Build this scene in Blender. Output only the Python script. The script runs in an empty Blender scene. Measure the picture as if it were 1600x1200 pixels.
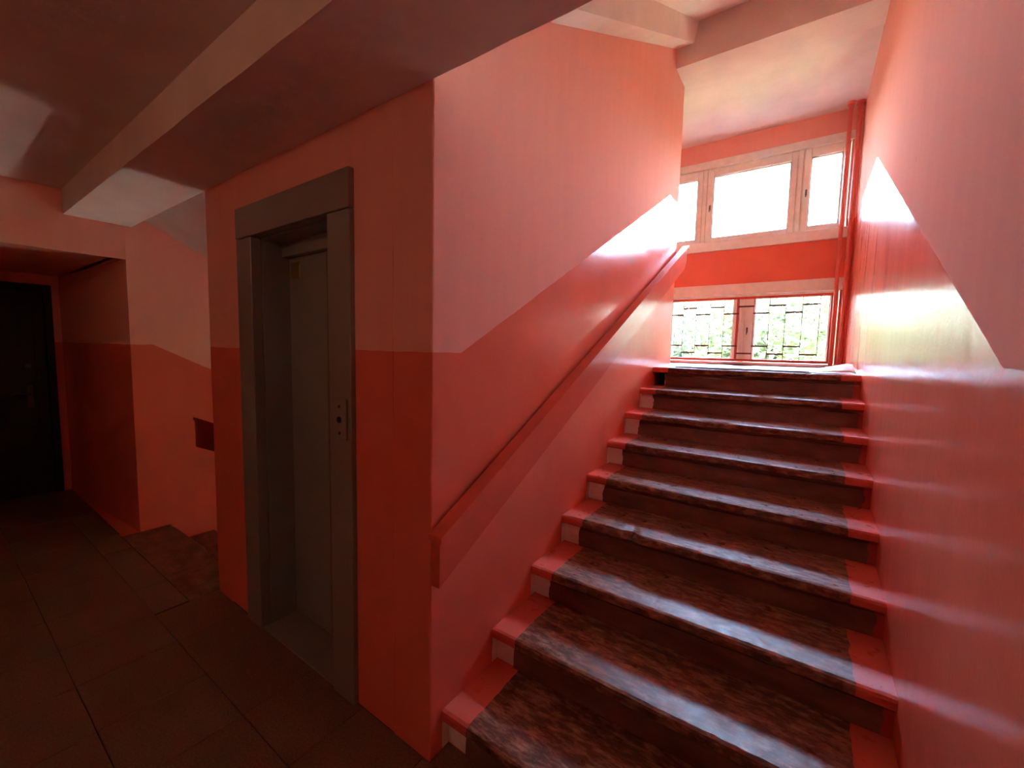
import bpy, bmesh, math, random
from mathutils import Vector, Matrix, noise

random.seed(7)
C = bpy.context.scene.collection
S = bpy.context.scene

# ------------------------------------------------------------------ camera, sky, sun, exposure
EYE = 1.5173
cam_d = bpy.data.cameras.new('camera')
cam_d.sensor_fit = 'HORIZONTAL'
cam_d.sensor_width = 36.0
cam_d.lens = 656.35 / 1600 * 36.0
cam_d.clip_start = 0.02
cam_d.clip_end = 300
cam = bpy.data.objects.new('camera', cam_d)
C.objects.link(cam)
cr = Vector((0.81884823, 0.57361382, 0.02132506))
cu = Vector((-0.06486865, 0.05556081, 0.99634585))
cf = Vector((-0.57033291, 0.81723937, -0.08270542))
cam.matrix_world = Matrix(((cr.x, cu.x, -cf.x, 0.0), (cr.y, cu.y, -cf.y, 0.0), (cr.z, cu.z, -cf.z, EYE), (0, 0, 0, 1)))
S.camera = cam

SKY_STRENGTH = 1.0
world = bpy.data.worlds.new('sky')
S.world = world
world.use_nodes = True
wn = world.node_tree.nodes
bg = wn['Background']
sky = world.node_tree.nodes.new('ShaderNodeTexSky')
sky.sky_type = 'NISHITA'
sky.sun_disc = False
sky.sun_elevation = math.radians(48)
sky.sun_rotation = math.radians(100)
sky.air_density = 1.0
sky.dust_density = 4.0
sky.ozone_density = 1.0
world.node_tree.links.new(sky.outputs[0], bg.inputs['Color'])
bg.inputs['Strength'].default_value = SKY_STRENGTH

sun_d = bpy.data.lights.new('sun', 'SUN')
sun_d.energy = 0.2
sun_d.angle = 0.02
sun_d.color = (1.0, 0.94, 0.82)
sun = bpy.data.objects.new('sun', sun_d)
C.objects.link(sun)
sun.rotation_euler = Vector((-0.62, 0.12, -0.78)).to_track_quat('-Z', 'Y').to_euler()
sun.location = (8, -6, 14)

S.view_settings.view_transform = 'Standard'
S.view_settings.look = 'None'
S.view_settings.gamma = 1.0
S.view_settings.use_curve_mapping = False
S.view_settings.exposure = 5.1
S.cycles.max_bounces = 16
S.cycles.diffuse_bounces = 10
S.cycles.glossy_bounces = 6
S.cycles.transparent_max_bounces = 12
S.cycles.sample_clamp_indirect = 12.0


# ------------------------------------------------------------------ node helpers
def srgb(r, g, b):
    f = lambda c: (c / 255 / 12.92) if c / 255 <= 0.04045 else ((c / 255 + 0.055) / 1.055) ** 2.4
    return (f(r), f(g), f(b), 1.0)


class NT:
    def __init__(self, name):
        self.m = bpy.data.materials.new(name)
        self.m.use_nodes = True
        self.t = self.m.node_tree
        self.p = self.t.nodes['Principled BSDF']

    def n(self, kind, **kw):
        nd = self.t.nodes.new(kind)
        for k, v in kw.items():
            setattr(nd, k, v)
        return nd

    def link(self, a, b):
        self.t.links.new(a, b)

    def put(self, v, sock):
        if isinstance(v, (int, float)):
            sock.default_value = v
        elif isinstance(v, tuple):
            sock.default_value = v
        else:
            self.link(v, sock)

    def math(self, op, a, b=0.0, c=0.0):
        nd = self.n('ShaderNodeMath', operation=op)
        for i, v in enumerate((a, b, c)):
            self.put(v, nd.inputs[i])
        return nd.outputs[0]

    def mix(self, fac, a, b):
        nd = self.n('ShaderNodeMix', data_type='RGBA')
        self.put(fac, nd.inputs[0])
        self.put(a, nd.inputs[6])
        self.put(b, nd.inputs[7])
        return nd.outputs[2]

    def pos(self):
        g = self.n('ShaderNodeNewGeometry')
        s = self.n('ShaderNodeSeparateXYZ')
        self.link(g.outputs['Position'], s.inputs[0])
        return g.outputs['Position'], s.outputs[0], s.outputs[1], s.outputs[2]

    def objpos(self):
        g = self.n('ShaderNodeTexCoord')
        s = self.n('ShaderNodeSeparateXYZ')
        self.link(g.outputs['Object'], s.inputs[0])
        return g.outputs['Object'], s.outputs[0], s.outputs[1], s.outputs[2]

    def noise(self, vec, scale=5.0, detail=4.0, rough=0.55, stretch=None):
        if stretch:
            mp = self.n('ShaderNodeMapping')
            mp.inputs['Scale'].default_value = stretch
            self.link(vec, mp.inputs['Vector'])
            vec = mp.outputs[0]
        nd = self.n('ShaderNodeTexNoise')
        self.link(vec, nd.inputs['Vector'])
        nd.inputs['Scale'].default_value = scale
        nd.inputs['Detail'].default_value = detail
        nd.inputs['Roughness'].default_value = rough
        return nd.outputs['Fac']

    def ramp(self, v, lo, hi, a=0.0, b=1.0):
        nd = self.n('ShaderNodeMapRange')
        nd.clamp = True
        self.put(v, nd.inputs[0])
        nd.inputs[1].default_value = lo
        nd.inputs[2].default_value = hi
        nd.inputs[3].default_value = a
        nd.inputs[4].default_value = b
        return nd.outputs[0]

    def bump(self, h, strength=0.3, dist=0.01, prev=None):
        nd = self.n('ShaderNodeBump')
        nd.inputs['Strength'].default_value = strength
        nd.inputs['Distance'].default_value = dist
        self.put(h, nd.inputs['Height'])
        if prev is not None:
            self.link(prev, nd.inputs['Normal'])
        return nd.outputs[0]

    def out(self, col=None, rough=None, normal=None, **kw):
        if col is not None:
            self.put(col, self.p.inputs['Base Color'])
        if rough is not None:
            self.put(rough, self.p.inputs['Roughness'])
        if normal is not None:
            self.link(normal, self.p.inputs['Normal'])
        for k, v in kw.items():
            self.put(v, self.p.inputs[k])
        return self.m


UPPER = srgb(238, 176, 157)
LOWER = srgb(229, 121, 95)


def wall_paint():
    w = NT('two_tone_wall_paint')
    p, x, y, z = w.pos()
    # the painted line follows the flights: up on the right-hand flight, down on the far-left one
    up = w.math('MULTIPLY_ADD', w.math('SUBTRACT', y, 1.159), 0.5155, 1.5)
    up = w.math('MINIMUM', w.math('MAXIMUM', up, 1.5), 2.851)
    dn = w.math('MULTIPLY_ADD', w.math('SUBTRACT', y, 1.11), -0.53, 1.492)
    dn = w.math('MAXIMUM', w.math('MINIMUM', dn, 1.492), 0.1)
    left = w.math('MULTIPLY', w.math('LESS_THAN', x, -2.0), w.math('LESS_THAN', z, 2.2))
    d = w.math('ADD', w.math('MULTIPLY', up, w.math('SUBTRACT', 1.0, left)), w.math('MULTIPLY', dn, left))
    wob = w.math('MULTIPLY', w.math('SUBTRACT', w.noise(p, 9.0, 2.0), 0.5), 0.012)
    low = w.math('LESS_THAN', w.math('ADD', z, wob), d)
    mott = w.noise(p, 2.2, 5.0, 0.6)
    strk = w.noise(p, 2.2, 5.0, 0.65, (6.0, 6.0, 0.8))
    up_c = w.mix(w.ramp(strk, 0.35, 0.7), UPPER, srgb(234, 171, 155))
    up_c = w.mix(w.ramp(mott, 0.55, 0.8, 0, 0.5), up_c, srgb(236, 180, 163))
    lo_c = w.mix(w.ramp(mott, 0.35, 0.7), LOWER, srgb(222, 111, 85))
    chips = w.noise(p, 26.0, 2.0)
    lo_c = w.mix(w.ramp(chips, 0.80, 0.82, 0, 0.7), lo_c, srgb(220, 190, 175))
    col = w.mix(low, up_c, lo_c)
    r_lo = w.ramp(strk, 0.3, 0.7, 0.13, 0.24)
    r_up = w.ramp(strk, 0.3, 0.7, 0.8, 0.95)
    rough = w.math('ADD', w.math('MULTIPLY', r_lo, low), w.math('MULTIPLY', r_up, w.math('SUBTRACT', 1.0, low)))
    h = w.math('ADD', w.math('MULTIPLY', w.noise(p, 60.0, 3.0), 0.25), w.math('MULTIPLY', w.noise(p, 7.0, 3.0), 1.0))
    b = w.bump(h, 0.35, 0.006)
    b = w.bump(w.noise(p, 5.0, 5.0, 0.6, (8, 8, 1.2)), 0.12, 0.003, b)
    ior = w.math('MULTIPLY_ADD', low, 0.10, 1.16)
    return w.out(col, rough, b, IOR=ior, **{'Specular IOR Level': w.math('MULTIPLY', low, 0.5)})


def whitewash():
    w = NT('whitewash')
    p, x, y, z = w.pos()
    a = w.noise(p, 3.0, 5.0)
    col = w.mix(w.ramp(a, 0.3, 0.75), srgb(232, 221, 211), srgb(214, 200, 189))
    b = w.bump(w.noise(p, 45.0, 4.0), 0.35, 0.005)
    return w.out(col, 0.85, b)


def plain(name, rgb, rough=0.5, metallic=0.0, var=0.12, scale=14.0, bump=0.15):
    w = NT(name)
    p, x, y, z = w.pos()
    a = w.noise(p, scale, 5.0)
    dark = tuple(c * (1 - var) for c in rgb[:3]) + (1,)
    lite = tuple(min(1, c * (1 + var)) for c in rgb[:3]) + (1,)
    col = w.mix(w.ramp(a, 0.3, 0.7), dark, lite)
    b = w.bump(w.noise(p, scale * 6, 3.0), bump, 0.003)
    return w.out(col, rough, b, Metallic=metallic)


def tread_paint(base_red=True):
    w = NT('worn_brown_stair_paint')
    p, x, y, z = w.pos()
    marks = w.noise(p, 30.0, 8.0, 0.72, (0.5, 1.5, 1.0))
    fine = w.noise(p, 70.0, 4.0, 0.6)
    brown = w.mix(w.ramp(marks, 0.44, 0.56), srgb(98, 60, 45), srgb(146, 102, 80))
    brown = w.mix(w.ramp(marks, 0.56, 0.66, 0, 0.6), brown, srgb(188, 150, 122))
    brown = w.mix(w.ramp(fine, 0.62, 0.75, 0, 0.4), brown, srgb(50, 30, 24))
    red = w.mix(w.ramp(marks, 0.4, 0.65), srgb(214, 96, 76), srgb(208, 104, 86))
    e = w.math('MULTIPLY', w.math('SUBTRACT', w.noise(p, 11.0, 3.0), 0.5), 0.03)
    xl = w.math('LESS_THAN', w.math('ADD', x, e), -0.918)
    xr = w.math('GREATER_THAN', w.math('ADD', x, e), 0.195)
    ends = w.math('MAXIMUM', xl, xr)
    col = w.mix(ends, brown, red)
    rough = w.ramp(w.noise(p, 24.0, 5.0), 0.3, 0.75, 0.24, 0.46)
    h = w.math('ADD', w.math('MULTIPLY', marks, 1.0), w.math('MULTIPLY', fine, 0.4))
    b = w.bump(h, 0.2, 0.0025)
    return w.out(col, rough, b, IOR=1.36)


def riser_paint():
    w = NT('riser_paint')
    p, x, y, z = w.pos()
    a = w.noise(p, 10.0, 5.0, 0.6, (0.6, 1, 1.6))
    brown = w.mix(w.ramp(a, 0.3, 0.7), srgb(96, 60, 48), srgb(134, 92, 76))
    e = w.math('MULTIPLY', w.math('SUBTRACT', w.noise(p, 14.0, 2.0), 0.5), 0.05)
    xw = w.math('LESS_THAN', w.math('ADD', x, e), -0.947)
    xr = w.math('GREATER_THAN', w.math('ADD', x, e), 0.272)
    wh = w.mix(w.ramp(a, 0.35, 0.7), srgb(252, 248, 238), srgb(228, 222, 208))
    col = w.mix(xw, w.mix(xr, brown, srgb(176, 66, 52)), wh)
    b = w.bump(a, 0.4, 0.006)
    return w.out(col, 0.45, b)


def floor_tile():
    w = NT('speckled_floor_tile')
    p, x, y, z = w.pos()
    oi = w.n('ShaderNodeObjectInfo')
    a = w.noise(p, 130.0, 3.0, 0.7)
    bl = w.noise(p, 3.0, 5.0)
    col = w.mix(w.ramp(a, 0.4, 0.65), srgb(112, 84, 66), srgb(146, 114, 92))
    col = w.mix(w.ramp(bl, 0.35, 0.75, 0, 0.45), col, srgb(96, 66, 50))
    col = w.mix(w.math('MULTIPLY', oi.outputs['Random'], 0.25), col, srgb(110, 84, 66))
    b = w.bump(a, 0.15, 0.002)
    return w.out(col, 0.55, b)


def stone():
    w = NT('worn_brown_slab')
    p, x, y, z = w.pos()
    a = w.noise(p, 7.0, 7.0, 0.7, (1.0, 1.5, 1))
    col = w.mix(w.ramp(a, 0.4, 0.6), srgb(96, 62, 48), srgb(138, 98, 78))
    col = w.mix(w.ramp(a, 0.6, 0.72, 0, 0.8), col, srgb(176, 146, 126))
    b = w.bump(a, 0.5, 0.008)
    return w.out(col, 0.34, b)


def glass():
    w = NT('window_glass')
    t = w.t
    tr = w.n('ShaderNodeBsdfTransparent')
    gl = w.n('ShaderNodeBsdfGlossy')
    gl.inputs['Roughness'].default_value = 0.02
    fr = w.n('ShaderNodeFresnel')
    fr.inputs['IOR'].default_value = 1.45
    mx = w.n('ShaderNodeMixShader')
    tr.inputs['Color'].default_value = (0.93, 0.96, 0.94, 1)
    w.link(fr.outputs[0], mx.inputs[0])
    w.link(tr.outputs[0], mx.inputs[1])
    w.link(gl.outputs[0], mx.inputs[2])
    w.link(mx.outputs[0], t.nodes['Material Output'].inputs['Surface'])
    return w.m


def leaf_mat(name, a, b):
    w = NT(name)
    p, x, y, z = w.pos()
    col = w.mix(w.ramp(w.noise(p, 1.3, 4.0), 0.35, 0.65), a, b)
    w.out(col, 0.5)
    tl = w.n('ShaderNodeBsdfTranslucent')
    w.link(col, tl.inputs['Color'])
    mx = w.n('ShaderNodeMixShader')
    mx.inputs[0].default_value = 0.4
    w.link(w.p.outputs[0], mx.inputs[1])
    w.link(tl.outputs[0], mx.inputs[2])
    w.link(mx.outputs[0], w.t.nodes['Material Output'].inputs['Surface'])
    return w.m


FILL_LAMP_GLOW = 0.16 / (math.pi * 4 * math.pi * .075 ** 2)   # dim warm glow of the added fill lamp
M_WALL = wall_paint()
M_WHITE = whitewash()
M_TREAD = tread_paint()
M_RISER = riser_paint()
M_TILE = floor_tile()
M_STONE = stone()
M_GLASS = glass()
M_GROUT = plain('dark_grout', srgb(52, 36, 28), 0.9)
M_CONC = plain('bare_concrete', srgb(120, 104, 92), 0.85)
M_RED = plain('red_enamel', srgb(200, 74, 54), 0.2, var=0.08)
M_RAIL = plain('coral_rail_enamel', srgb(214, 96, 73), 0.22, var=0.05)
M_REDDARK = plain('dull_red_enamel', srgb(140, 46, 36), 0.4, var=0.08)
M_PIPE = plain('salmon_pipe_paint', srgb(226, 122, 104), 0.3, var=0.06)
M_WOOD = plain('cream_window_paint', srgb(226, 232, 220), 0.4, var=0.06)
M_LIFT = plain('grey_lift_enamel', srgb(134, 128, 118), 0.36, var=0.06, scale=5)
M_LIFTD = plain('grey_green_door_enamel', srgb(132, 136, 128), 0.34, var=0.08, scale=5)
M_DARK = plain('dark_slot', srgb(24, 20, 18), 0.7)
M_BRASS = plain('dull_brass', srgb(150, 128, 70), 0.4, 0.6)
M_BLACKDOOR = plain('black_door_leather', srgb(26, 22, 22), 0.55)
M_CHROME = plain('worn_steel', srgb(96, 93, 90), 0.45, 0.8)
M_SHEET = plain('pale_linoleum', srgb(222, 216, 196), 0.5, var=0.1)
M_BAR = plain('dark_red_bar', srgb(96, 52, 48), 0.5)
M_GRASS = plain('lawn', srgb(116, 126, 84), 0.9, var=0.3, scale=3)
M_BARK = plain('bark', srgb(92, 78, 64), 0.9)
M_LEAF = leaf_mat('leaf_green', (0.022, 0.036, 0.012, 1), (0.036, 0.055, 0.02, 1))
M_LEAF2 = leaf_mat('leaf_deep_green', (0.016, 0.032, 0.013, 1), (0.03, 0.048, 0.026, 1))


# ------------------------------------------------------------------ mesh helpers
class MB:
    def __init__(self):
        self.v, self.f, self.mi = [], [], []

    def add(self, verts, faces, mi=0):
        o = len(self.v)
        self.v += [tuple(q) for q in verts]
        for fc in faces:
            self.f.append([i + o for i in fc])
            self.mi.append(mi)
        return self

    def box(self, a, b, mi=0):
        x0, y0, z0 = a
        x1, y1, z1 = b
        return self.add([(x0, y0, z0), (x1, y0, z0), (x1, y1, z0), (x0, y1, z0), (x0, y0, z1), (x1, y0, z1), (x1, y1, z1), (x0, y1, z1)],
                        [(3, 2, 1, 0), (4, 5, 6, 7), (0, 1, 5, 4), (1, 2, 6, 5), (2, 3, 7, 6), (3, 0, 4, 7)], mi)

    def cbox(self, a, b, c=0.003, mi=0):
        """box with chamfered edges"""
        x0, y0, z0 = a
        x1, y1, z1 = b
        c = min(c, (x1 - x0) * .45, (y1 - y0) * .45, (z1 - z0) * .45)
        bm = bmesh.new()
        bmesh.ops.create_cube(bm, size=1.0)
        for v in bm.verts:
            v.co = Vector(((x0 + x1) / 2 + v.co.x * (x1 - x0), (y0 + y1) / 2 + v.co.y * (y1 - y0), (z0 + z1) / 2 + v.co.z * (z1 - z0)))
        bmesh.ops.bevel(bm, geom=list(bm.edges), offset=c, segments=1, affect='EDGES')
        return self.bm(bm, mi)

    def bm(self, bm, mi=0):
        bm.verts.index_update()
        self.add([v.co.copy() for v in bm.verts], [[v.index for v in f.verts] for f in bm.faces], mi)
        bm.free()
        return self

    def prism(self, poly, axis, a, b, mi=0):
        """extrude a 2D polygon along axis ('x': poly in y,z; 'y': x,z; 'z': x,y)"""
        n = len(poly)
        put = {'x': lambda u, v, w: (w, u, v), 'y': lambda u, v, w: (u, w, v), 'z': lambda u, v, w: (u, v, w)}[axis]
        vs = [put(u, v, a) for u, v in poly] + [put(u, v, b) for u, v in poly]
        fs = [list(range(n))[::-1], [n + i for i in range(n)]] + [(i, (i + 1) % n, n + (i + 1) % n, n + i) for i in range(n)]
        return self.add(vs, fs, mi)

    def tube(self, pts, r, seg=10, mi=0):
        pts = [Vector(q) for q in pts]
        rings = []
        for i, q in enumerate(pts):
            d = (pts[min(i + 1, len(pts) - 1)] - pts[max(i - 1, 0)]).normalized()
            up = Vector((0, 0, 1)) if abs(d.z) < 0.9 else Vector((1, 0, 0))
            a = d.cross(up).normalized()
            b = d.cross(a)
            rr = r[i] if isinstance(r, (list, tuple)) else r
            rings.append([q + (a * math.cos(t) + b * math.sin(t)) * rr for t in [2 * math.pi * k / seg for k in range(seg)]])
        vs = [v for rg in rings for v in rg]
        fs = []
        for i in range(len(rings) - 1):
            for k in range(seg):
                fs.append((i * seg + k, i * seg + (k + 1) % seg, (i + 1) * seg + (k + 1) % seg, (i + 1) * seg + k))
        fs.append(list(range(seg))[::-1])
        fs.append([(len(rings) - 1) * seg + k for k in range(seg)])
        return self.add(vs, fs, mi)

    def mesh(self, name, mats, smooth=False):
        me = bpy.data.meshes.new(name)
        me.from_pydata(self.v, [], self.f)
        for m in (mats if isinstance(mats, (list, tuple)) else [mats]):
            me.materials.append(m)
        me.polygons.foreach_set('material_index', self.mi)
        bm = bmesh.new()
        bm.from_mesh(me)
        bmesh.ops.recalc_face_normals(bm, faces=bm.faces)
        bm.to_mesh(me)
        bm.free()
        if smooth:
            me.polygons.foreach_set('use_smooth', [True] * len(me.polygons))
        me.update()
        return me

    def build(self, name, mats, parent=None, smooth=False, loc=(0, 0, 0)):
        o = bpy.data.objects.new(name, self.mesh(name, mats, smooth))
        C.objects.link(o)
        if parent is not None:
            o.parent = parent
        o.location = loc
        return o


def struct(o, label=None):
    o['kind'] = 'structure'
    if label:
        o['label'] = label
    return o


def empty(name, loc=(0, 0, 0), label=None, cat=None, group=None, kind=None):
    o = bpy.data.objects.new(name, None)
    o.empty_display_size = 0.1
    C.objects.link(o)
    o.location = loc
    return tag(o, label, cat, group, kind)


def tag(o, label=None, cat=None, group=None, kind=None):
    for k, v in (('label', label), ('category', cat), ('group', group), ('kind', kind)):
        if v:
            o[k] = v
    return o


# ------------------------------------------------------------------ dimensions
XS, YL, XR, XL, XW, YE, YW = -1.041, 1.013, 0.300, -2.878, -4.26, 4.07, 5.30
Y1, G, R = 1.071, 0.3066, 0.155
ZS = 2.378           # soffit beside the lift
ZC = 2.545           # landing ceiling
YB = 0.655           # front of the ceiling beam
ZL = 9 * R           # half landing


def corner_wall(mb, poly_pts, z0, z1, n=28, amp=0.0025, seed=0):
    """closed vertical wall ring (x, y points) as a grid whose corners waver like hand-laid plaster"""
    rings = []
    for k in range(n + 1):
        z = z0 + (z1 - z0) * k / n
        ring = []
        for i, (x, y) in enumerate(poly_pts):
            dx = noise.noise((x * 3 + seed, y * 3, z * 5)) * amp
            dy = noise.noise((x * 3 + seed + 9, y * 3, z * 5)) * amp
            ring.append((x + dx, y + dy, z))
        rings.append(ring)
    m = len(poly_pts)
    vs = [v for r in rings for v in r]
    fs = []
    for k in range(n):
        for i in range(m):
            fs.append((k * m + i, k * m + (i + 1) % m, (k + 1) * m + (i + 1) % m, (k + 1) * m + i))
    mb.add(vs, fs)
    mb.add(rings[0], [list(range(m))])
    mb.add(rings[-1], [list(range(m))])


# ------------------------------------------------------------------ room shell
# lift shaft: front wall with the door opening, side walls
OX0, OX1, OZ = -2.285, -1.62, 2.045
ch = 0.006
b = MB()
b.box((XL + 0.2, YL, 0), (OX0 - .012, YL + 0.2, 2.6))
b.box((OX0 - .012, YL, OZ + .014), (OX1 + .012, YL + 0.2, 2.6))
b.box((OX1 + .012, YL, 0), (XS - 0.2, YL + 0.2, 2.6))
b.box((XL + 0.2, YL, 2.6), (XS - 0.2, YL + 0.2, 4.3))
struct(b.build('wall_lift_front', M_WALL), 'red and salmon wall around the lift doorway')
b = MB()
corner_wall(b, [(XS - 0.2, YL + ch), (XS - 0.2 + 0.001, YL), (XS - ch, YL), (XS - ch * .3, YL + ch * .3), (XS, YL + ch), (XS, YE - ch), (XS - ch, YE), (XS - 0.2, YE)], -0.02, 4.34)
struct(b.build('wall_lift_right', M_WALL), 'salmon wall with a stepped red dado beside the rising stairs')
b = MB()
corner_wall(b, [(XL + 0.2, YE), (XL + ch, YE), (XL, YE - ch), (XL, YL + ch), (XL + ch * .3, YL + ch * .3), (XL + ch, YL), (XL + 0.2, YL)], -1.5, 4.34, seed=4)
struct(b.build('wall_lift_left', M_WALL), 'side of the lift shaft beside the descending stairs')
b = MB()
b.box((XL + 0.2, YE - 0.2, -1.5), (XS - 0.2, YE, 4.3))
b.box((XL + 0.2, YL + 0.9, -0.1), (XS - 0.2, YL + 1.0, 2.6))
struct(b.build('wall_lift_back', M_WALL))

# right wall
b = MB()
b.box((XR, -1.6, -1.6), (XR + 0.25, YW + 0.3, 4.5))
struct(b.build('wall_right', M_WALL), 'salmon right wall with a glossy red dado pointed at the landing')
# far left wall with the passage opening
PY0, PY1, PZ, PX = -0.35, 0.972, 2.13, -6.05
b = MB()
b.prism([(PX, 0.87), (XW, PY1), (XW, YW + 0.3), (PX, YW + 0.3)], 'z', -1.6, 4.5)
b.box((PX, PY0, PZ), (XW, YL - .1, 4.5))
b.box((PX, YL - .14, PZ), (XW - .002, YL + .1, 4.5))
b.box((PX, -1.6, -0.1), (XW, PY0, 4.5))
struct(b.build('wall_left', M_WALL), 'salmon and orange-red wall at the far left with a dark passage')
b = MB()
DY0, DY1, DZ = -0.12, 0.815, 2.035
b.box((PX - 0.2, DY1, -0.1), (PX, 1.2, 2.6))
b.box((PX - 0.2, -0.6, -0.1), (PX, DY0, 2.6))
b.box((PX - 0.2, DY0, DZ), (PX, DY1, 2.6))
b.box((PX - 0.35, -0.7, -0.3), (PX - 0.2, 1.3, 2.8))  # unseen backing slab added to stop daylight leaking in around the door
b.box((PX - 0.3, 0.8, -0.3), (XW - .02, 1.3, -0.005))
struct(b.build('wall_passage_end', M_WALL))
b = MB()
b.box((PX - .2, -1.8, -0.1), (XR + .25, -1.6, 2.8))
struct(b.build('wall_behind', M_WALL))

# window wall : rows of openings; storey repeats 2.79 m
WIN = [('upper', 2.68, 3.66), ('lower', 1.42, 2.26)]
RX0, RX1 = -1.47, 0.225       # window beside the right-hand flight
QX0, QX1 = -4.2, -2.505       # window of the storey below, beside the left-hand flight
b = MB()


def pierced(x0, x1, z0, z1, holes):
    z = z0
    for a_, c_ in holes:
        b.box((x0, YW, z), (x1, YW + 0.3, a_))
        z = c_
    b.box((x0, YW, z), (x1, YW + 0.3, z1))


b.box((XW - .1, YW, -1.75), (QX0, YW + .3, 4.5))
pierced(QX0, QX1, -1.75, 4.5, [(1.42 - 2.79, 2.26 - 2.79), (2.68 - 2.79, 3.66 - 2.79)])
b.box((QX1, YW, -1.75), (RX0, YW + .3, 4.5))
pierced(RX0, RX1, -1.75, 4.5, [(1.42, 2.26), (2.68, 3.66)])
b.box((RX1, YW, -1.75), (XR + .1, YW + .3, 4.5))
struct(b.build('wall_windows', M_WALL), 'salmon and red wall holding two bands of windows')

# ceilings
b = MB()
b.box((PX - .2, -1.8, ZC), (XR + .2, YB + 0.01, 2.79))
struct(b.build('ceiling', M_WHITE), 'dim whitewashed landing ceiling')
b = MB()


def rough_slab(mb, x0, x1, y0, y1, z0, z1, n=60, amp=0.004):
    vs, fs = [], []
    for k in range(n + 1):
        x = x0 + (x1 - x0) * k / n
        j = lambda s: noise.noise((x * 6, s, 0.3)) * amp + noise.noise((x * 23, s, 1.3)) * amp * .6
        vs += [(x, y0 + j(1), z0 + j(2) * .4), (x, y1 + j(3), z0 + j(4) * .5), (x, y1, z1), (x, y0, z1)]
    for k in range(n):
        for i in range(4):
            fs.append((k * 4 + i, k * 4 + (i + 1) % 4, k * 4 + 4 + (i + 1) % 4, k * 4 + 4 + i))
    fs += [(0, 1, 2, 3), tuple(n * 4 + i for i in range(4))]
    mb.add(vs, fs)


rough_slab(b, XW - .05, XR + .05, YB, YL, ZS, 2.79, amp=0.0022)
struct(b.build('ceiling_beam', M_WHITE), 'broad low beam running across the landing over the lift door')
# half landing above: beam, ceiling
b = MB()
b.box((XW - .1, YE - 0.02, 3.885), (XR + .1, YW + .3, 4.2))
struct(b.build('ceiling_half_landing', M_WHITE), 'pale ceiling above the window landing')
b = MB()
rough_slab(b, XW - .05, XR + .05, 3.771, YE, 3.86, 4.19, amp=0.002)
struct(b.build('ceiling_beam', M_WHITE), 'beam crossing above the top of the stairs')
# roof that closes the stairwell above
b = MB()
b.box((XW - .1, YL, 4.33), (XR + .1, YW + .3, 4.5))
struct(b.build('ceiling_stairwell', M_WHITE))
b = MB()
b.box((XW - .1, YL - .1, 2.7), (XR + .1, YL - .002, 4.4))
struct(b.build('wall_stairwell_front', M_WALL))

# ------------------------------------------------------------------ floor with tiles
fl = MB()
fl.box((PX - .2, -1.8, -0.16), (XW, 0.98, -0.006))
fl.box((XW, -1.8, -0.16), (XL, 0.862, -0.006))
fl.box((XL, -1.8, -0.16), (XR + .1, 1.11, -0.006))
floor = struct(fl.build('floor', M_GROUT), 'dark speckled landing floor')
T = 0.365
sx0 = -1.80
tile_cache = {}
ix0 = int(math.floor((PX - sx0) / T))
for ix in range(ix0, 6):
    for iy in range(-2, 4):
        x0, x1 = sx0 + ix * T, sx0 + (ix + 1) * T
        y0, y1 = 0.335 + (iy - 1) * T, 0.335 + iy * T
        ylim = 0.862 if x1 < XL + .02 and x0 > XW - .1 else YL + 0.0
        if x0 <= XW - .1:
            ylim = 0.87
        x1 = min(x1, XR)
        if x0 < XL < x1 and y1 > 0.862:
            x0 = XL
        y1 = min(y1, ylim)
        if y1 - y0 < 0.03 or x1 - x0 < 0.03:
            continue
        w, d = round(x1 - x0 - 0.003, 4), round(y1 - y0 - 0.003, 4)
        key = (w, d)
        if key not in tile_cache:
            tile_cache[key] = MB().cbox((0, 0, -0.012), (w, d, 0), 0.0018).mesh('tile', M_TILE)
        t = bpy.data.objects.new('tile', tile_cache[key])
        C.objects.link(t)
        t.parent = floor
        t.location = (x0 + 0.0015, y0 + 0.0015, random.uniform(-0.0012, 0.0004))

for i in range(4):
    x0, x1 = XS + i * T, min(XS + (i + 1) * T, XR)
    t = MB().cbox((x0 + .0015, YL + .001, -0.012), (x1 - .0015, 1.109, 0), 0.0018).build('tile', M_TILE, floor)

# ------------------------------------------------------------------ rising staircase
stair = empty('staircase', (XS, Y1, 0), 'worn brown stairs with red painted ends rising to the window landing', 'stairs')


def tread_mesh(k, depth, chips, nseg=180):
    yn, z = Y1 + G * (k - 1), R * k
    prof = [(depth, 0), (0.016, 0), (0.004, -0.004), (0.0, -0.014), (0.0, -0.036), (0.006, -0.043), (depth, -0.043)]
    vs, fs = [], []
    n = len(prof)
    for i in range(nseg + 1):
        x = XS + (XR - XS) * i / nseg
        c = min(1.0, max(0.0, noise.noise((x * 4.0, k * 3.7, 0.5)) - 0.2) * 5) * (0.35 + max(0, noise.noise((x * 24.0, k * 5.1, 2.5)))) * chips * .42 + max(0, noise.noise((x * 45.0, k * 5.1, 2.5)) - 0.3) * chips * .25
        w = noise.noise((x * 6.0, k * 2.2, 7.5)) * 0.0012
        for j, (dy, dz) in enumerate(prof):
            ay = az = 0.0
            if j in (1, 2, 3):
                ay, az = c * (1.2 if j == 1 else 1.0), -c * (0.9 if j == 2 else 0.25 if j == 1 else 0.5)
            if j in (4, 5):
                ay = c * 0.35
            vs.append((x, yn + dy + ay + w, z + dz + az + w * .5))
    for i in range(nseg):
        for j in range(n):
            fs.append((i * n + j, i * n + (j + 1) % n, (i + 1) * n + (j + 1) % n, (i + 1) * n + j))
    fs += [list(range(n)), [nseg * n + j for j in range(n)]]
    mb = MB()
    mb.add(vs, fs)
    return mb


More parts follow.
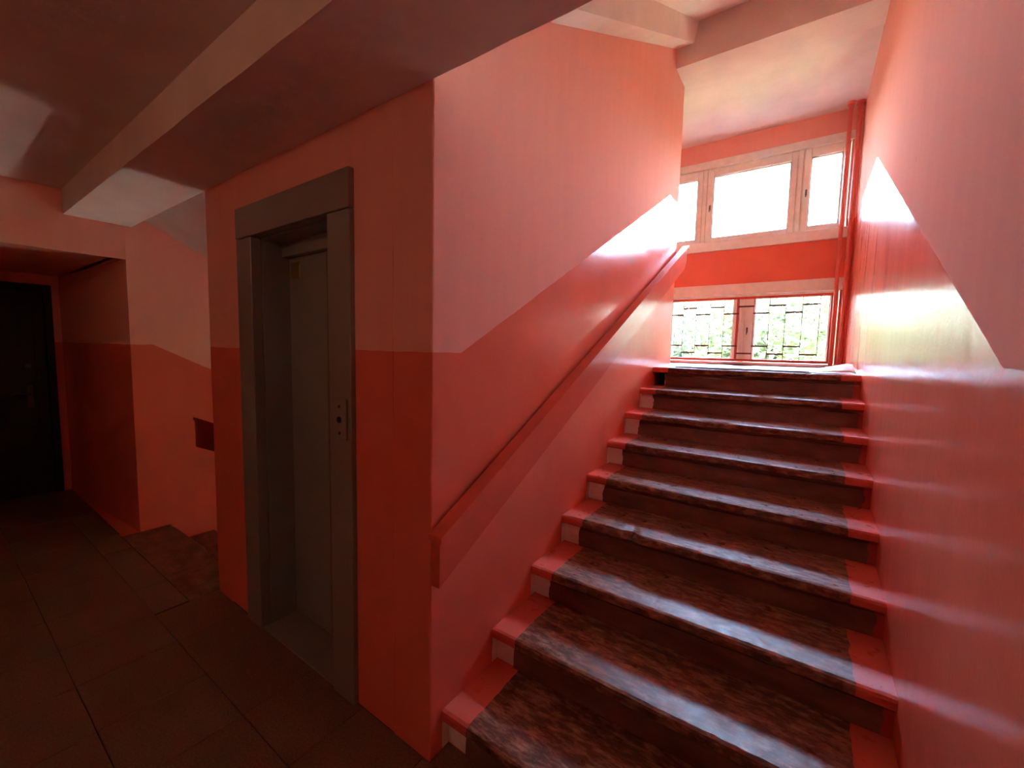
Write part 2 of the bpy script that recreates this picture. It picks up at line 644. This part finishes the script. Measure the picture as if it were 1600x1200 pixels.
for k in range(1, 10):
    depth = G + 0.05 if k < 9 else 0.42
    mb = tread_mesh(k, depth, {3: 0.04, 4: 0.06, 5: 0.04, 2: 0.03, 1: 0.03}.get(k, 0.02))
    o = mb.build('tread', M_TREAD, smooth=False)
    o.parent = stair
    o.matrix_parent_inverse = stair.matrix_world.inverted() if False else Matrix.Translation((-XS, -Y1, 0))
    yn = Y1 + G * (k - 1)
    rb = MB()
    xa = XS if k < 9 else -0.948
    # riser: plain board with a slightly proud, uneven lower course
    rb.box((xa, yn + 0.04, R * (k - 1)), (XR, yn + 0.075, R * k - 0.043))
    rb.prism([(yn + 0.031, R * (k - 1)), (yn + 0.04, R * (k - 1)), (yn + 0.04, R * k - 0.062), (yn + 0.034, R * k - 0.066)], 'x', -0.945, XR)
    if k < 9:
        rb.box((XS, yn + 0.006, R * (k - 1)), (XS + 0.003, yn + 0.04, R * k - 0.043))
    else:
        rb.box((XS, yn + 0.2, R * (k - 1)), (-0.9, yn + 0.215, R * k - 0.043), 1)  # near-black backing: the shade inside the gap is put into its colour
    o = rb.build('riser', [M_RISER, M_DARK])
    o.parent = stair
    o.matrix_parent_inverse = Matrix.Translation((-XS, -Y1, 0))

b = MB()
b.box((XW - .05, Y1 + G * 8 + 0.40, ZL - 0.3), (XR, YW, ZL))
b.box((XW - .05, Y1 + G * 8 + 0.02, ZL - 0.3), (XL, Y1 + G * 8 + .4, ZL))
struct(b.build('floor_half_landing', M_TREAD), 'window landing at the top of the stairs')

# underside of the flight that climbs above (ribbed precast flight)
over = empty('upper_flight', (XS, YL, 2.6), 'pale underside of the concrete flight overhead at the top of the picture', 'stairs')
SL = 0.5055


def flight_under(y0, z0, y1, slope, x0, x1, parent, rib=0.133, rec=0.155, thick=0.3):
    inv = Matrix.Translation(-Vector(parent.location))
    z1 = z0 + (y1 - y0) * slope

    def rib_at(a, b_, flip):
        m = MB()
        i = 0.026
        lo = [(a, 0), (b_, 0)]
        # tapered rib section
        if flip:
            pts = [(a, 0.0), (b_, 0.0), (b_, thick), (a - i, thick), (a - i, rec)]
        else:
            pts = [(a, 0.0), (b_, 0.0), (b_ + i, rec), (b_ + i, thick), (a, thick)]
        n = len(pts)
        vs = [(u, y0, z0 + v) for u, v in pts] + [(u, y1, z1 + v) for u, v in pts]
        fs = [list(range(n)), [n + q for q in range(n)]] + [(q, (q + 1) % n, n + (q + 1) % n, n + q) for q in range(n)]
        m.add(vs, fs)
        o = m.build('stringer', M_WHITE, parent)
        o.matrix_parent_inverse = inv
    rib_at(x0, x0 + rib, False)
    rib_at(x1 - rib, x1, True)
    m = MB()
    m.prism([(y0, z0 + rec), (y1, z1 + rec), (y1, z1 + thick), (y0, z0 + thick)], 'x', x0 + rib, x1 - rib)
    o = m.build('soffit_slab', M_WHITE, parent)
    o.matrix_parent_inverse = inv


flight_under(YL, 2.62, 3.771, SL, XS, XR, over)
over2 = empty('left_upper_flight', (XW, YL, 2.4), 'pale sloping underside of the flight above the descending stairs', 'stairs')
over2.name = 'upper_flight'
flight_under(YL, 2.485, 3.6, -0.5055, XW, XL, over2, rib=0.69, rec=0.01)

# ------------------------------------------------------------------ descending staircase
down = empty('descending_staircase', (XW, 0.862, 0), 'dark stained stone steps going down behind the lift shaft', 'stairs')
inv = Matrix.Translation(-Vector(down.location))
YD = 1.18
for k in range(0, 9):
    y0 = YD + G * (k - 1) if k else 0.864
    y1 = YD + G * k
    z = -R * k
    mb = MB()
    n = 24
    vs, fs = [], []
    for i in range(n + 1):
        x = XW + (XL - XW) * i / n
        c = max(0, noise.noise((x * 7, k * 2.0, 0.1))) * 0.02
        vs += [(x, y0 - .03, z), (x, y1 - .012 - c, z), (x, y1 - c * .3, z - .012 - c), (x, y1, z - .043), (x, y0 - .03, z - .043)]
    for i in range(n):
        for j in range(5):
            fs.append((i * 5 + j, i * 5 + (j + 1) % 5, i * 5 + 5 + (j + 1) % 5, i * 5 + 5 + j))
    fs += [(0, 1, 2, 3, 4), tuple(n * 5 + j for j in range(5))]
    if k == 0:
        vs = [(v[0], max(v[1], 0.864), v[2]) for v in vs]
    mb.add(vs, fs)
    o = mb.build('tread', M_STONE, down)
    o.matrix_parent_inverse = inv
    rb = MB().box((XW, y1 - .075, z - R), (XL, y1 - .04, z - .043))
    o = rb.build('riser', M_CONC, down)
    o.matrix_parent_inverse = inv
b = MB()
b.box((XW - .05, YD + G * 8, -ZL - .3), (XR, YW, -ZL))
b.box((XL, 1.05, -ZL - .3), (XR, YD + G * 8, -ZL))
b.box((XW - .05, 0.7, -1.75), (XR + .1, YW + .2, -ZL - .28))
struct(b.build('floor_lower_landing', M_STONE))
b = MB()
b.box((XW, .9, -1.6), (XL, .98, -.165))
struct(b.build('wall_below_landing', M_WALL))
b = MB()
b.box((XL, 1.05, -1.6), (XR + .05, 1.2, -.01))
struct(b.build('wall_below_landing', M_WALL))


# ------------------------------------------------------------------ windows
def window(idx, z0, z1, sashes, head, sill, pane_in, st=0.0, label=None, detail=True):
    """band of wooden sashes in the window wall; sashes: list of (x0, x1)"""
    root = empty('window_%d' % idx, (0, YW, st))
    struct(root, label)
    m = MB()
    yb = YW + 0.05
    WX0, WX1 = min(q[0] for q in sashes) - .004, max(q[1] for q in sashes) + .004
    m.cbox((WX0 - .02, YW - .022, head[0]), (WX1 + .03, yb + .05, head[1]), .004)
    m.cbox((WX0 - .02, YW - .035, sill[0]), (WX1 + .03, yb + .05, sill[1]), .004)
    o = m.build('window_frame', M_WOOD, root, loc=(0, -YW, 0))
    # posts between the sashes
    xs_ = sorted(sashes)
    for (a, b_), (c, d) in zip(xs_[:-1], xs_[1:]):
        m = MB().cbox((b_ - .002, YW + .02, sill[1] - .002), (c + .002, yb + .06, head[0] + .002), .001)
        m.cbox((b_ + .008, YW + .002, sill[1]), (c - .008, YW + .03, head[0]), .004)
        m.build('mullion', M_WOOD, root, loc=(0, -YW, 0))
    for i, (a, b_) in enumerate(xs_):
        l, r, bt, tp = pane_in
        za, zb = sill[1] + .001, head[0] - .001
        m = MB()
        y0, y1 = YW + .012, YW + .055
        for q in ((a, za, a + l, zb), (b_ - r, za, b_, zb), (a + l, za, b_ - r, za + bt), (a + l, zb - tp, b_ - r, zb)):
            m.cbox((q[0], y0, q[1]), (q[2], y1, q[3]), .004)
        # inner bead
        for q in ((a + l, za + bt, a + l + .012, zb - tp), (b_ - r - .012, za + bt, b_ - r, zb - tp), (a + l, za + bt, b_ - r, za + bt + .012), (a + l, zb - tp - .012, b_ - r, zb - tp)):
            m.box((q[0], y0 + .016, q[1]), (q[2], y1 + .02, q[3]))
        sash = m.build('sash', M_WOOD, root, loc=(0, -YW, 0))
        g = MB().box((a + l + .001, YW + .046, za + bt + .001), (b_ - r - .001, YW + .05, zb - tp - .001))
        g.build('pane', M_GLASS, sash)
        if detail:
            h = MB()
            hx = a + .03
            hz = (za + zb) / 2 - .02
            h.cbox((hx - .008, YW + .004, hz - .03), (hx + .008, YW + .013, hz + .03), .003)
            h.tube([(hx, YW + .006, hz), (hx, YW - .018, hz), (hx, YW - .02, hz - .05)], .006, 8)
            h.build('handle', M_CHROME, sash)
    return root


UP = [(-.144, .222), (-1.043, -.2), (-1.462, -1.098)]
LO = [(-.59, .222), (-1.462, -.64)]
UPL = [(-4.19, -3.826), (-3.77, -2.927), (-2.87, -2.51)]
LOL = [(-4.19, -3.378), (-3.328, -2.51)]
window(1, 0, 0, UP, (3.595, 3.672), (2.67, 2.775), (.055, .055, .05, .085), 0, 'upper band of cream wooden windows full of white sky')
window(2, 0, 0, LO, (2.17, 2.29), (1.40, 1.432), (.09, .06, .02, .04), 0, 'lower band of cream wooden windows behind the grille, green with trees')
window(3, 0, 0, UPL, (3.595, 3.672), (2.67, 2.775), (.055, .055, .05, .085), -2.79, None, False)
window(4, 0, 0, LOL, (2.17, 2.29), (1.40, 1.432), (.09, .06, .02, .04), -2.79, None, False)

# grille in front of the lower window
gr = empty('window_grille', (-.6, 5.22, 1.44), 'red welded grille of thin rods and short staggered bars before the lower window', 'grille')
inv = Matrix.Translation(-Vector(gr.location))


def gpart(mb, name, mat):
    o = mb.build(name, mat, gr)
    o.matrix_parent_inverse = inv
    return o


GX0, GX1, GZ0, GZ1 = -1.55, .186, 1.437, 2.135
gpart(MB().cbox((GX0, 5.205, GZ1 - .024), (GX1, 5.23, GZ1), .002), 'frame_bar', M_RED)
gpart(MB().cbox((GX0, 5.205, GZ0), (GX1, 5.23, GZ0 + .026), .002), 'frame_bar', M_RED)
gpart(MB().cbox((GX1 - .026, 5.205, GZ0 + .026), (GX1, 5.23, GZ1 - .024), .002), 'frame_bar', M_RED)
gpart(MB().cbox((GX0, 5.205, GZ0 + .026), (GX0 + .024, 5.23, GZ1 - .024), .002), 'frame_bar', M_RED)
gpart(MB().cbox((-.66, 5.212, GZ0 + .026), (-.645, 5.232, GZ1 - .024), .002), 'frame_bar', M_RED)
rods = [.078 - .1435 * i for i in range(12)]
rod_me = MB().tube([(0, 0, GZ0 + .01), (0, 0, GZ1 - .01)], .0036, 6).mesh('rod', M_BAR)
bar_me = MB().cbox((0, -.004, -.0085), (.1435 + .01, .006, .0085), .001).mesh('cross_bar', M_BAR)
for i, x in enumerate(rods):
    o = bpy.data.objects.new('rod', rod_me)
    C.objects.link(o)
    o.parent = gr
    o.matrix_parent_inverse = inv
    o.location = (x, 5.217, 0)
    if i < 11:
        for z in ((2.031, 1.524) if i % 2 == 0 else (1.955, 1.604)):
            q = bpy.data.objects.new('cross_bar', bar_me)
            C.objects.link(q)
            q.parent = gr
            q.matrix_parent_inverse = inv
            q.location = (x - .1435 - .005, 5.211, z)

# heating pipes in the corner by the windows
for (x, y, r, lab) in ((.19, 5.17, .017, 'thin red heating pipe, left of the pair in the window corner'),
                       (.262, 5.2, .021, 'thicker red heating pipe against the right wall in the window corner')):
    p = empty('heating_pipe', (x, y, ZL), lab, 'pipe')
    inv = Matrix.Translation(-Vector(p.location))
    o = MB().tube([(x, y, ZL - .02), (x + .002, y, 2.0), (x - .002, y, 3.0), (x, y, 3.9)], r, 14).build('pipe_run', M_PIPE, p, smooth=True)
    o.matrix_parent_inverse = inv
    for z in (ZL + .012, 3.872):
        o = MB().tube([(x, y, z - .012), (x, y, z + .012)], r + .014, 14).build('collar', M_PIPE, p)
        o.matrix_parent_inverse = inv
    o = MB().cbox((x - r - .006, y - .01, 2.46), (x + r + .006, YW, 2.485), .002).build('pipe_bracket', M_PIPE, p)
    o.matrix_parent_inverse = inv


# ------------------------------------------------------------------ handrails
def handrail(x, side, y0, z0, y1, slope, label, h=.16, thick=.036, mat=None):
    """board on brackets; x: wall side face of the board, side: +1 board lies at larger x"""
    root = empty('handrail', (x, y0, z0), label, 'handrail')
    inv = Matrix.Translation(-Vector(root.location))
    z1 = z0 + (y1 - y0) * slope
    xa, xb = sorted((x, x + side * thick))
    m = MB()
    dy = .07 if y1 > 2 else 0
    m.prism([(y0, z0 - h), (y1 - dy, z1 - h - dy * slope), (y1, z1 - h * .75), (y1, z1), (y0, z0)], 'x', xa, xb)
    o = m.build('rail_board', mat or M_RAIL, root)
    o.matrix_parent_inverse = inv
    m = MB()
    m.prism([(y0 - .004, z0 - .002), (y1 + .02, z1 + .02 * slope - .002), (y1 + .02, z1 + .02 * slope + .016), (y0 - .004, z0 + .016)], 'x', xa - .012, xb + .012)
    o = m.build('top_cap', mat or M_RAIL, root)
    o.matrix_parent_inverse = inv
    n = 4
    for i in range(n):
        y = y0 + .2 + (min(y1, 4.0) - y0 - .35) * i / (n - 1)
        z = z0 + (y - y0) * slope - h * .55
        xw_ = XS if side > 0 else XL
        q = sorted((xw_, x))
        o = MB().cbox((q[0] - .001, y - .02, z - .03), (q[1] + .001, y + .02, z + .03), .002).build('bracket', M_REDDARK, root)
        o.matrix_parent_inverse = inv
    return root


handrail(XS + .03, 1, .99, .862, 4.20, .5065, 'glossy red board handrail on the wall beside the rising stairs', h=.165)
handrail(XL - .03, -1, .944, 1.06, 3.3, -.5, 'dark red end of a handrail beside the descending stairs', mat=M_REDDARK)

# ------------------------------------------------------------------ lift entrance
lift = empty('lift_entrance', ((OX0 + OX1) / 2, YL, 0), 'dull grey metal lift door in its grey casing on the red wall', 'lift')
inv = Matrix.Translation(-Vector(lift.location))


def lpart(mb, name, mat, label=None, parent=lift):
    o = mb.build(name, mat, parent)
    if parent is lift:
        o.matrix_parent_inverse = inv
    if label:
        o['label'] = label
    return o


CX0, CX1, CZ = -2.44, -1.468, 2.197
yf = YL - .022
lpart(MB().cbox((CX0, yf - .003, OZ + .002), (CX1, YL + .03, CZ), .003), 'header_plate', M_LIFT)
lpart(MB().cbox((CX0, yf, 0.0), (OX0, YL + .03, OZ - .002), .003), 'jamb', M_LIFT)
rj = lpart(MB().cbox((OX1, yf, 0.0), (CX1, YL + .03, OZ - .002), .003), 'jamb', M_LIFT)
RD = .165
lpart(MB().box((OX0 - .01, YL + .031, 0), (OX0 + .004, YL + RD + .12, OZ)), 'side_lining', M_LIFTD)
lpart(MB().box((OX1 - .004, YL + .031, 0), (OX1 + .01, YL + RD + .12, OZ)), 'side_lining', M_LIFTD)
lpart(MB().box((OX0, YL + .031, OZ - .004), (OX1, YL + RD + .12, OZ + .012)), 'top_lining', M_LIFTD)
lpart(MB().cbox((OX0, YL + RD - .035, OZ - .075), (OX1, YL + RD + .02, OZ), .003), 'door_track', M_LIFTD)
mid = OX0 + (OX1 - OX0) * .5


def door_leaf(x0, x1, y):
    m = MB()
    m.cbox((x0, y, .012), (x1, y + .03, OZ - .03), .003)
    return m


d1 = lpart(door_leaf(OX0 + .004, mid + .03, YL + RD), 'door_panel', M_LIFTD)
d2 = lpart(door_leaf(mid + .02, OX1 - .002, YL + RD + .035), 'door_panel', M_LIFTD)
m = MB().cbox((mid + .012, YL + RD - .006, .012), (mid + .03, YL + RD, OZ - .08), .002)
lpart(m, 'meeting_strip', M_LIFT)
lpart(MB().cbox((OX0 + .03, YL + RD - .004, 1.86), (OX0 + .115, YL + RD, 1.945), .0015), 'lock_plate', M_BRASS, 'small dull yellow plate at the door top')
lpart(MB().cbox((OX0 - .02, YL - .012, 0.0), (OX1 + .02, YL + RD + .1, .008), .003), 'threshold', M_LIFT)
# call panel on the right jamb
cp = lpart(MB().cbox((-1.556, yf - .012, 1.135), (-1.488, yf, 1.305), .004), 'call_panel', M_LIFT)
xc = -1.53
o = MB().tube([(xc, yf - .016, 1.218), (xc, yf - .008, 1.218)], .013, 14).build('call_button', M_DARK, cp)
for z in (1.272, 1.163):
    MB().tube([(xc, yf - .014, z), (xc, yf - .01, z)], .006, 10).build('screw', M_DARK, cp)

# ------------------------------------------------------------------ apartment door at the end of the passage
door = struct(empty('door_1', (PX, DY0, 0)), 'almost black apartment door at the end of the dark passage')
inv = Matrix.Translation(-Vector(door.location))


def dpart(mb, name, mat, parent=None):
    o = mb.build(name, mat, parent or door)
    if parent is None:
        o.matrix_parent_inverse = inv
    return o


m = MB()
m.cbox((PX - .1, DY0, 0), (PX + .012, DY0 + .05, DZ), .004)
m.cbox((PX - .1, DY1 - .05, 0), (PX + .012, DY1, DZ), .004)
m.cbox((PX - .1, DY0 + .05, DZ - .05), (PX + .012, DY1 - .05, DZ), .004)
dpart(m, 'door_frame', M_BLACKDOOR)
m = MB().cbox((PX - .07, DY0 + .052, .01), (PX - .02, DY1 - .052, DZ - .052), .008)
for (ya, yb_, za, zb) in ((DY0 + .13, DY1 - .13, .2, .95), (DY0 + .13, DY1 - .13, 1.1, 1.85)):
    m.cbox((PX - .022, ya, za), (PX - .012, yb_, zb), .006)
leaf = dpart(m, 'door_leaf', M_BLACKDOOR)
m = MB().cbox((PX - .02, DY1 - .2, .86), (PX - .008, DY1 - .155, 1.08), .004)
m.tube([(PX - .01, DY1 - .178, 1.0), (PX + .04, DY1 - .178, 1.0), (PX + .045, DY1 - .30, 1.0)], .009, 10)
dpart(m, 'door_handle', M_CHROME, leaf)
dpart(MB().tube([(PX - .014, DY1 - .178, 1.26), (PX - .004, DY1 - .178, 1.26)], .02, 14), 'lock_cylinder', M_CHROME, leaf)

# ------------------------------------------------------------------ unseen fill lamp, added to brighten the landing
LX, LY = -1.5, -1.05
lamp = empty('added_fill_lamp', (LX, LY, ZC), 'small round fill lamp added out of view under the landing ceiling', 'lamp')
m = MB().tube([(0, 0, 0), (0, 0, -.02), (0, 0, -.035)], [.07, .07, .05], 18)
m.build('fill_lamp_base', M_WOOD, lamp)
gb = bmesh.new()
bmesh.ops.create_uvsphere(gb, u_segments=18, v_segments=12, radius=.075)
for v in gb.verts:
    v.co.z -= .1
gw = NT('fill_lamp_glass')
gw.out(srgb(240, 232, 214), 0.4)
gw.p.inputs['Emission Color'].default_value = (1, .62, .38, 1)
gw.p.inputs['Emission Strength'].default_value = FILL_LAMP_GLOW
MB().bm(gb).build('fill_lamp_globe', gw.m, lamp, smooth=True)

# ------------------------------------------------------------------ loose sheet on the window landing
m = MB()
nx, ny = 40, 6
vs, fs = [], []
for i in range(nx + 1):
    x = -.93 + 1.205 * i / nx
    t = max(0, (x + .05) / .325)
    for j in range(ny + 1):
        y = 3.60 + .32 * j / ny
        zz = ZL + .006 + .02 * max(0, math.sin(x * 9)) * (j / ny) * .4
        if x > -.05:
            zz += .05 * t * t * (j / ny) + .012 * t
        if x > .24:
            zz -= .012 * ((x - .24) / .035) ** 2
        vs.append((x, y + noise.noise((x * 4, j, 0)) * .012, zz))
for i in range(nx):
    for j in range(ny):
        a = i * (ny + 1) + j
        fs.append((a, a + 1, a + ny + 2, a + ny + 1))
m.add(vs, fs)
sh = m.build('linoleum_sheet', M_SHEET, smooth=True)
sol = sh.modifiers.new('thickness', 'SOLIDIFY')
sol.thickness = .004
sol.offset = 1
tag(sh, 'pale curling linoleum sheet lying on the landing above the top step', 'sheet')

# ------------------------------------------------------------------ outside: lawn, trees, shrubs
b = MB()
b.box((-60, 10.6, -4.3), (60, 90, -4.2))
struct(b.build('ground_outside', M_GRASS))
b = MB()
b.box((-60, YW + .3, -4.3), (60, 10.6, -4.17))
struct(b.build('pavement_outside', plain('pale_paving', srgb(158, 154, 146), 0.9)))


def crown(seed, n, rx, ry, rz, size):
    rnd = random.Random(seed)
    lobes = [(rnd.uniform(-.55, .55) * rx, rnd.uniform(-.55, .55) * ry, rnd.uniform(-.55, .6) * rz, rnd.uniform(.35, .55)) for _ in range(16)]
    vs, fs = [], []
    for _ in range(n):
        lx, ly, lz, lr = rnd.choice(lobes)
        d = Vector((rnd.gauss(0, 1), rnd.gauss(0, 1), rnd.gauss(0, 1))).normalized() * (rnd.random() ** .45)
        c = Vector((lx + d.x * rx * lr, ly + d.y * ry * lr, lz + d.z * rz * lr))
        u = Vector((rnd.gauss(0, 1), rnd.gauss(0, 1), rnd.gauss(0, .6))).normalized()
        w = u.orthogonal().normalized()
        w = (w * math.cos(2.4 * rnd.random()) + u.cross(w) * math.sin(2.4 * rnd.random())).normalized()
        s = size * rnd.uniform(.7, 1.3)
        k = len(vs)
        vs += [c - u * s, c - w * s * .42 , c + u * s, c + w * s * .42]
        fs.append((k, k + 1, k + 2, k + 3))
    m = MB()
    m.add(vs, fs)
    return m


def tree_meshes(seed, n, rx, ry, rz, size, mat, h):
    fol = crown(seed, n, rx, ry, rz, size).mesh('foliage', mat)
    t = MB()
    rnd = random.Random(seed + 50)
    t.tube([(0, 0, 0), (.06, .03, h * .35), (-.05, .06, h * .7), (0, 0, h + rz * .3)], [.17, .14, .1, .04], 8)
    for _ in range(8):
        a = rnd.uniform(0, 6.28)
        z = h * rnd.uniform(.6, 1.0)
        t.tube([(0, 0, z), (math.cos(a) * rx * .35, math.sin(a) * ry * .35, z + rz * .3), (math.cos(a) * rx * .7, math.sin(a) * ry * .7, z + rz * .55)], [.06, .04, .015], 6)
    return fol, t.mesh('trunk', M_BARK)


kinds = [tree_meshes(3, 5200, 2.3, 2.1, 2.4, .13, M_LEAF, 4.4), tree_meshes(8, 5200, 2.0, 2.2, 2.7, .12, M_LEAF2, 4.6)]
spots = [(-1.0, 12.5, 0, 1.0, 0), (3.2, 13.2, 1, 1.0, 1.9), (-5.2, 13.4, 1, 1.05, .7), (1.1, 17.6, 0, 1.18, 2.4), (6.6, 17.8, 0, 1.15, 4.0),
         (-3.4, 17.9, 1, 1.2, 5.1), (-8.0, 18.2, 0, 1.2, 3.3), (-1.2, 23.0, 1, 1.4, .3), (4.4, 23.4, 0, 1.4, 1.2), (-7.6, 29.5, 1, 1.4, 2.2), (11.0, 29.0, 1, 1.35, 2.9), (-9.6, 13.6, 0, 1.0, 1.1)]
for x, y, k, s, a in spots:
    t = empty('tree', (x, y, -4.2), 'green leafy tree seen pale through the windows', 'tree', 'trees outside the windows')
    t.rotation_euler = (0, 0, a)
    t.scale = (s, s, s)
    fol, trunk = kinds[k]
    f = bpy.data.objects.new('foliage', fol)
    C.objects.link(f)
    f.parent = t
    f.location = (0, 0, 4.7)
    f['kind'] = 'stuff'
    q = bpy.data.objects.new('trunk', trunk)
    C.objects.link(q)
    q.parent = t
